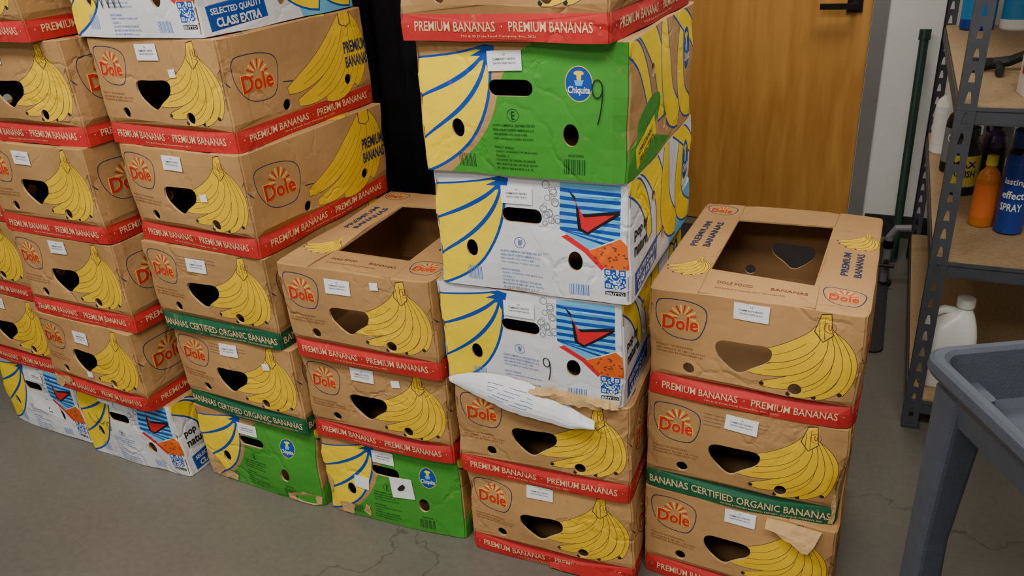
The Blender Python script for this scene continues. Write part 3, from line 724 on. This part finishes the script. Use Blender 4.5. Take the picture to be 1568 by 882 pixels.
def bottle(name, u, v, z, R, Ht, body, lab, cap, sy=1.0, capr=.38, yaw=0, spray=False, txt=None, tmat='plastic_white'):
    mb = MB()
    lathe(mb, [(R*.9,0,body),(R,.006,body),(R,Ht*.14,lab),(R*1.008,Ht*.145,lab),(R*1.008,Ht*.60,lab),(R,Ht*.605,body),(R*.97,Ht*.68,body),(R*.8,Ht*.76,body),(R*capr,Ht*.83,body),(R*capr,Ht*.86,cap),(R*capr*1.15,Ht*.865,cap),(R*capr*1.1,Ht*.99,cap),(R*capr*.9,Ht,cap)], sy=sy)
    if spray:
        cuboid(mb, -.045, -.011, Ht-.004, .022, .011, Ht+.022, cap); cuboid(mb, -.052, -.006, Ht+.004, -.044, .006, Ht+.016, cap)
        tube(mb, [(-.020,0,Ht), (-.030,0,Ht-.02), (-.026,0,Ht-.045)], .005, cap)
    if txt:
        for j, s in enumerate(txt):
            Vt, Ft = text_mesh(s, .02); o = []
            for v_ in Vt:
                a = -math.pi/2+(v_[0]-.5)*1.5; rr = R*1.03
                o.append((rr*math.cos(a), rr*sy*math.sin(a), Ht*(.48-.14*j)+(v_[1]-.5)*Ht*.10))
            mb.add(o, Ft, tmat)
    return mb.obj(name, onshelf(u, v, z), YAW+yaw, smooth=False)
zs2, zs3, zs1 = .531, .936, .101
bottle('yellow_label_bottle', .085, .58, zs2, .047, .21, 'plastic_black', 'plastic_yellow', 'plastic_black', capr=.62, txt=('MAX', 'POLISH'), tmat='plastic_black')
bottle('dark_spray_bottle', .17, .66, zs2, .036, .22, 'plastic_purple', 'plastic_black', 'plastic_black', capr=.4, spray=True)
bottle('amber_cleaner_bottle', .13, .29, zs2, .031, .205, 'plastic_amber', 'plastic_orange', 'plastic_yellow', sy=.75, capr=.42)
mb = MB(); lathe(mb, [(.033,0,'steel_dark'),(.036,.004,'plastic_blue'),(.036,.15,'plastic_blue'),(.0363,.151,'plastic_blue'),(.0363,.20,'plastic_blue'),(.036,.201,'plastic_blue'),(.036,.225,'steel_dark'),(.029,.242,'plastic_blue'),(.031,.243,'plastic_blue'),(.030,.285,'plastic_blue'),(.024,.29,'plastic_blue')])
for j, s in enumerate(('lasting', 'effect', 'SPRAY')):
    Vt, Ft = text_mesh(s, .02); mb.add([(.0375*math.cos(-math.pi/2+(v_[0]-.5)*1.5), .0375*math.sin(-math.pi/2+(v_[0]-.5)*1.5), .15-.035*j+(v_[1]-.5)*.022) for v_ in Vt], Ft, 'plastic_white')
mb.obj('blue_aerosol_can', onshelf(.195, .26, zs2), YAW-.25)
bottle('white_cleaner_bottle', .045, 1.02, zs2, .040, .25, 'plastic_white', 'plastic_white', 'plastic_white')
bottle('black_cleaner_bottle', .07, .80, zs2, .036, .25, 'plastic_black', 'plastic_grey', 'plastic_black', txt=('CLEAN',))
bottle('cyan_cleaner_bottle', .27, .60, zs2, .04, .23, 'plastic_cyan', 'plastic_purple', 'plastic_white')
bottle('white_cleaner_bottle', .20, .90, zs2, .045, .24, 'plastic_white', 'plastic_grey', 'plastic_blue')
bottle('amber_cleaner_bottle', .30, .42, zs2, .034, .22, 'plastic_amber', 'plastic_yellow', 'plastic_white')
bottle('laundry_detergent_bottle', .10, 1.18, zs3, .055, .26, 'plastic_blue', 'plastic_cyan', 'plastic_white', sy=.6, txt=('FRESH',))
bottle('laundry_detergent_bottle', .225, 1.18, zs3, .055, .26, 'plastic_white', 'plastic_cyan', 'plastic_blue', sy=.6, txt=('WASH',))
bottle('laundry_detergent_bottle', .35, 1.16, zs3, .055, .26, 'plastic_white', 'plastic_orange', 'plastic_orange', sy=.6, txt=('CLEAN',))
mb = MB(); cuboid(mb, 0,0,0,.12,.09,.09,'plastic_white'); cuboid(mb, .004,-.001,.02,.116,0,.05,'plastic_grey'); cuboid(mb, -.001,.02,.05,0,.07,.07,'plastic_red'); cuboid(mb, .0,.0,.0905,.12,.044,.092,'plastic_white'); cuboid(mb, .0,.046,.0905,.12,.09,.092,'plastic_white'); mb.obj('small_white_carton', onshelf(.150, .08, zs3), YAW+.15)
mb = MB(); tube(mb, [(0,0,.018),(.04,.01,.020),(.08,0,.03),(.12,-.02,.055)], .014, 'rubber_black', rf=lambda t: .018-.006*t); tube(mb, [(.05,.0,.02),(.055,-.04,.014),(.05,-.08,.012)], .011, 'rubber_black'); lathe(mb, [(.02,0,'rubber_black'),(.022,.01,'rubber_black'),(.018,.035,'rubber_black')], cx=-.01, cy=.0)
mb.obj('black_hose_nozzle', onshelf(.06, .42, zs3), YAW)

# jug
mb = MB()
def sring(w, d, z, cx=0, n=28, e=4):
    o = []
    for k in range(n):
        a = 2*math.pi*k/n; c, s = math.cos(a), math.sin(a)
        o.append((cx+w*math.copysign(abs(c)**(2/e), c), d*math.copysign(abs(s)**(2/e), s), z))
    return o
def loft(mb, rings, mat, cap=True):
    n = len(rings[0]); V = [p for r in rings for p in r]; F = []
    for i in range(len(rings)-1):
        for k in range(n): F.append((i*n+k, i*n+(k+1) % n, (i+1)*n+(k+1) % n, (i+1)*n+k))
    if cap: F.append(tuple(range(n))[::-1]); F.append(tuple((len(rings)-1)*n+k for k in range(n)))
    mb.add(V, F, mat)
loft(mb, [sring(.062,.05,0), sring(.067,.056,.008), sring(.067,.056,.13), sring(.064,.054,.165,.0), sring(.053,.044,.195,.006), sring(.034,.032,.222,.018,e=2.6), sring(.020,.020,.236,.026,e=2), sring(.019,.019,.245,.026,e=2)], 'plastic_white')
loft(mb, [sring(.023,.023,.243,.026,e=2), sring(.024,.024,.246,.026,e=2), sring(.023,.023,.268,.026,e=2), sring(.020,.020,.270,.026,e=2)], 'plastic_white')
tube(mb, [(.005,0,.228),(-.025,0,.232),(-.052,0,.218),(-.063,0,.185),(-.066,0,.150),(-.062,0,.12)], .012, 'plastic_white', n=12)
mb.obj('white_bleach_jug', onshelf(.092, .13, zs1), YAW+.15, smooth=True)

mb = MB(); tube(mb, [(1.59,3.02,.012),(1.64,3.125,.45),(1.675,3.20,.86)], .017, 'dark_green_paint', n=14); tube(mb, [(1.676,3.202,.86),(1.679,3.207,.90)], .022, 'dark_green_paint', n=14)
mb.obj('green_pole')
mb = MB()
tube(mb, [(0,0,.0),(0,0,.20),(.02,0,.235),(.07,0,.24)], .014, 'plastic_grey', n=12); tube(mb, [(0,0,.10),(0,-.05,.10)], .010, 'steel_dark'); tube(mb, [(-.03,-.055,.10),(.03,-.055,.10)], .007, 'rubber_black')
tube(mb, [(0,0,0),(0,0,.012)], .03, 'steel_dark', n=16); tube(mb, [(0,0,.155),(0,0,.185)], .020, 'steel_dark', n=12)
mb.obj('floor_valve_pipe', (1.460, 2.82, .001), YAW)

# ------------------------------------------------------------------ utility cart
noisy('cart_plastic', srgb(66, 71, 81), .6, amt=.06, scale=40, bump=.15, bscale=300, spec=.3)
def rr3(x0, y0, x1, y1, r, z, n=6): return [(x, y, z) for x, y in rrect(x0, y0, x1, y1, r, n)]
def tray(mb, x0, y0, x1, y1, zt, depth):
    g = lambda o, z, r: rr3(x0+o, y0+o, x1-o, y1-o, r, z)
    loft(mb, [g(.045, zt-depth, .03), g(.030, zt-depth+.004, .035), g(.018, zt-.024, .035), g(.004, zt-.026, .036), g(0, zt-.018, .038), g(.001, zt-.004, .038), g(.006, zt, .036), g(.016, zt, .032), g(.022, zt-.005, .03), g(.036, zt-depth+.016, .03), g(.052, zt-depth+.010, .03)], 'cart_plastic')
mb = MB()
CW, CLn, CZ = .95, .50, .82
tray(mb, 0, -CLn, CW, 0, CZ, .095)
tray(mb, 0.01, -CLn+.01, CW-.01, -.01, .30, .07)
for lx, ly, qx, qy in ((.020,-.020,1,-1),(CW-.020,-.020,-1,-1),(.020,-CLn+.020,1,1),(CW-.020,-CLn+.020,-1,1)):
    rs_ = []
    for z, w in ((CZ-.05, .060),(CZ-.12,.056),(.5,.046),(.28,.050),(.14,.052)):
        x0, x1 = sorted((lx, lx+qx*w)); y0, y1 = sorted((ly, ly+qy*w)); rs_.append(rr3(x0, y0, x1, y1, .010, z, 3))
    loft(mb, rs_[::-1], 'cart_plastic')
    cx_, cy_ = lx+qx*.025, ly+qy*.025
    tube(mb, [(cx_, cy_, .14), (cx_, cy_, .10)], .012, 'steel_dark')
    tube(mb, [(cx_-.016, cy_, .05), (cx_+.016, cy_, .05)], .049, 'rubber_black', n=20)
    for s in (-.02, .017): cuboid(mb, cx_+s, cy_-.015, .045, cx_+s+.003, cy_+.015, .105, 'steel_dark')
tube(mb, [(CW-.01, -CLn+.06, CZ-.02), (CW+.07, -CLn+.08, CZ+.05), (CW+.09, -CLn/2, CZ+.06), (CW+.07, -.08, CZ+.05), (CW-.01, -.06, CZ-.02)], .014, 'cart_plastic', n=12)
mb.obj('gray_utility_cart', (.585, 1.0, 0), math.radians(2))

# ------------------------------------------------------------------ lights
noisy('fixture_white', srgb(230,230,230), .4, amt=.01)
def arealight(name, s, n, z, sx, sy, e, col=(1,.965,.90)):
    ld = bpy.data.lights.new(name, 'AREA'); ld.shape = 'RECTANGLE'; ld.size = sx; ld.size_y = sy; ld.energy = e; ld.color = col
    par = bpy.data.objects.new('ceiling_light_fixture', None); COL.objects.link(par); par.location = place(s, n, z); par.rotation_euler = (0,0,YAW)
    o = bpy.data.objects.new(name, ld); COL.objects.link(o); o.parent = par; o.location = (0,0,-.07)
    mb = MB(); cuboid(mb, -sx/2-.03, -sy/2-.03, -.05, sx/2+.03, sy/2+.03, 0, 'fixture_white'); mb.obj('housing', parent=par)
arealight('lamp', -1.6, .1, 2.995, 1.2, .6, 62)
arealight('lamp', .3, .1, 2.995, 1.2, .6, 46)
arealight('lamp', -.6, -1.2, 2.995, 1.2, .6, 44)
arealight('lamp', .3, 2.7, 2.995, 1.2, .6, 48)

w = bpy.data.worlds.new('World'); bpy.context.scene.world = w; w.use_nodes = True
w.node_tree.nodes['Background'].inputs[0].default_value = (.8,.85,1,1); w.node_tree.nodes['Background'].inputs[1].default_value = .3

# ------------------------------------------------------------------ camera
f, p, r, h = 1227.9, .4449, .0688, 1.4368
cd = bpy.data.cameras.new('camera'); cd.sensor_width = 36; cd.lens = f/1568*36; cd.clip_start = .02
co = bpy.data.objects.new('camera', cd); COL.objects.link(co)
R = Vector((1,0,0)); U = Vector((0, math.sin(p), math.cos(p))); Fw = Vector((0, math.cos(p), -math.sin(p)))
X = R*math.cos(r)-U*math.sin(r); Y = R*math.sin(r)+U*math.cos(r); Z = -Fw
M = Matrix((X, Y, Z)).transposed().to_4x4(); M.translation = (0, 0, h); co.matrix_world = M
bpy.context.scene.camera = co
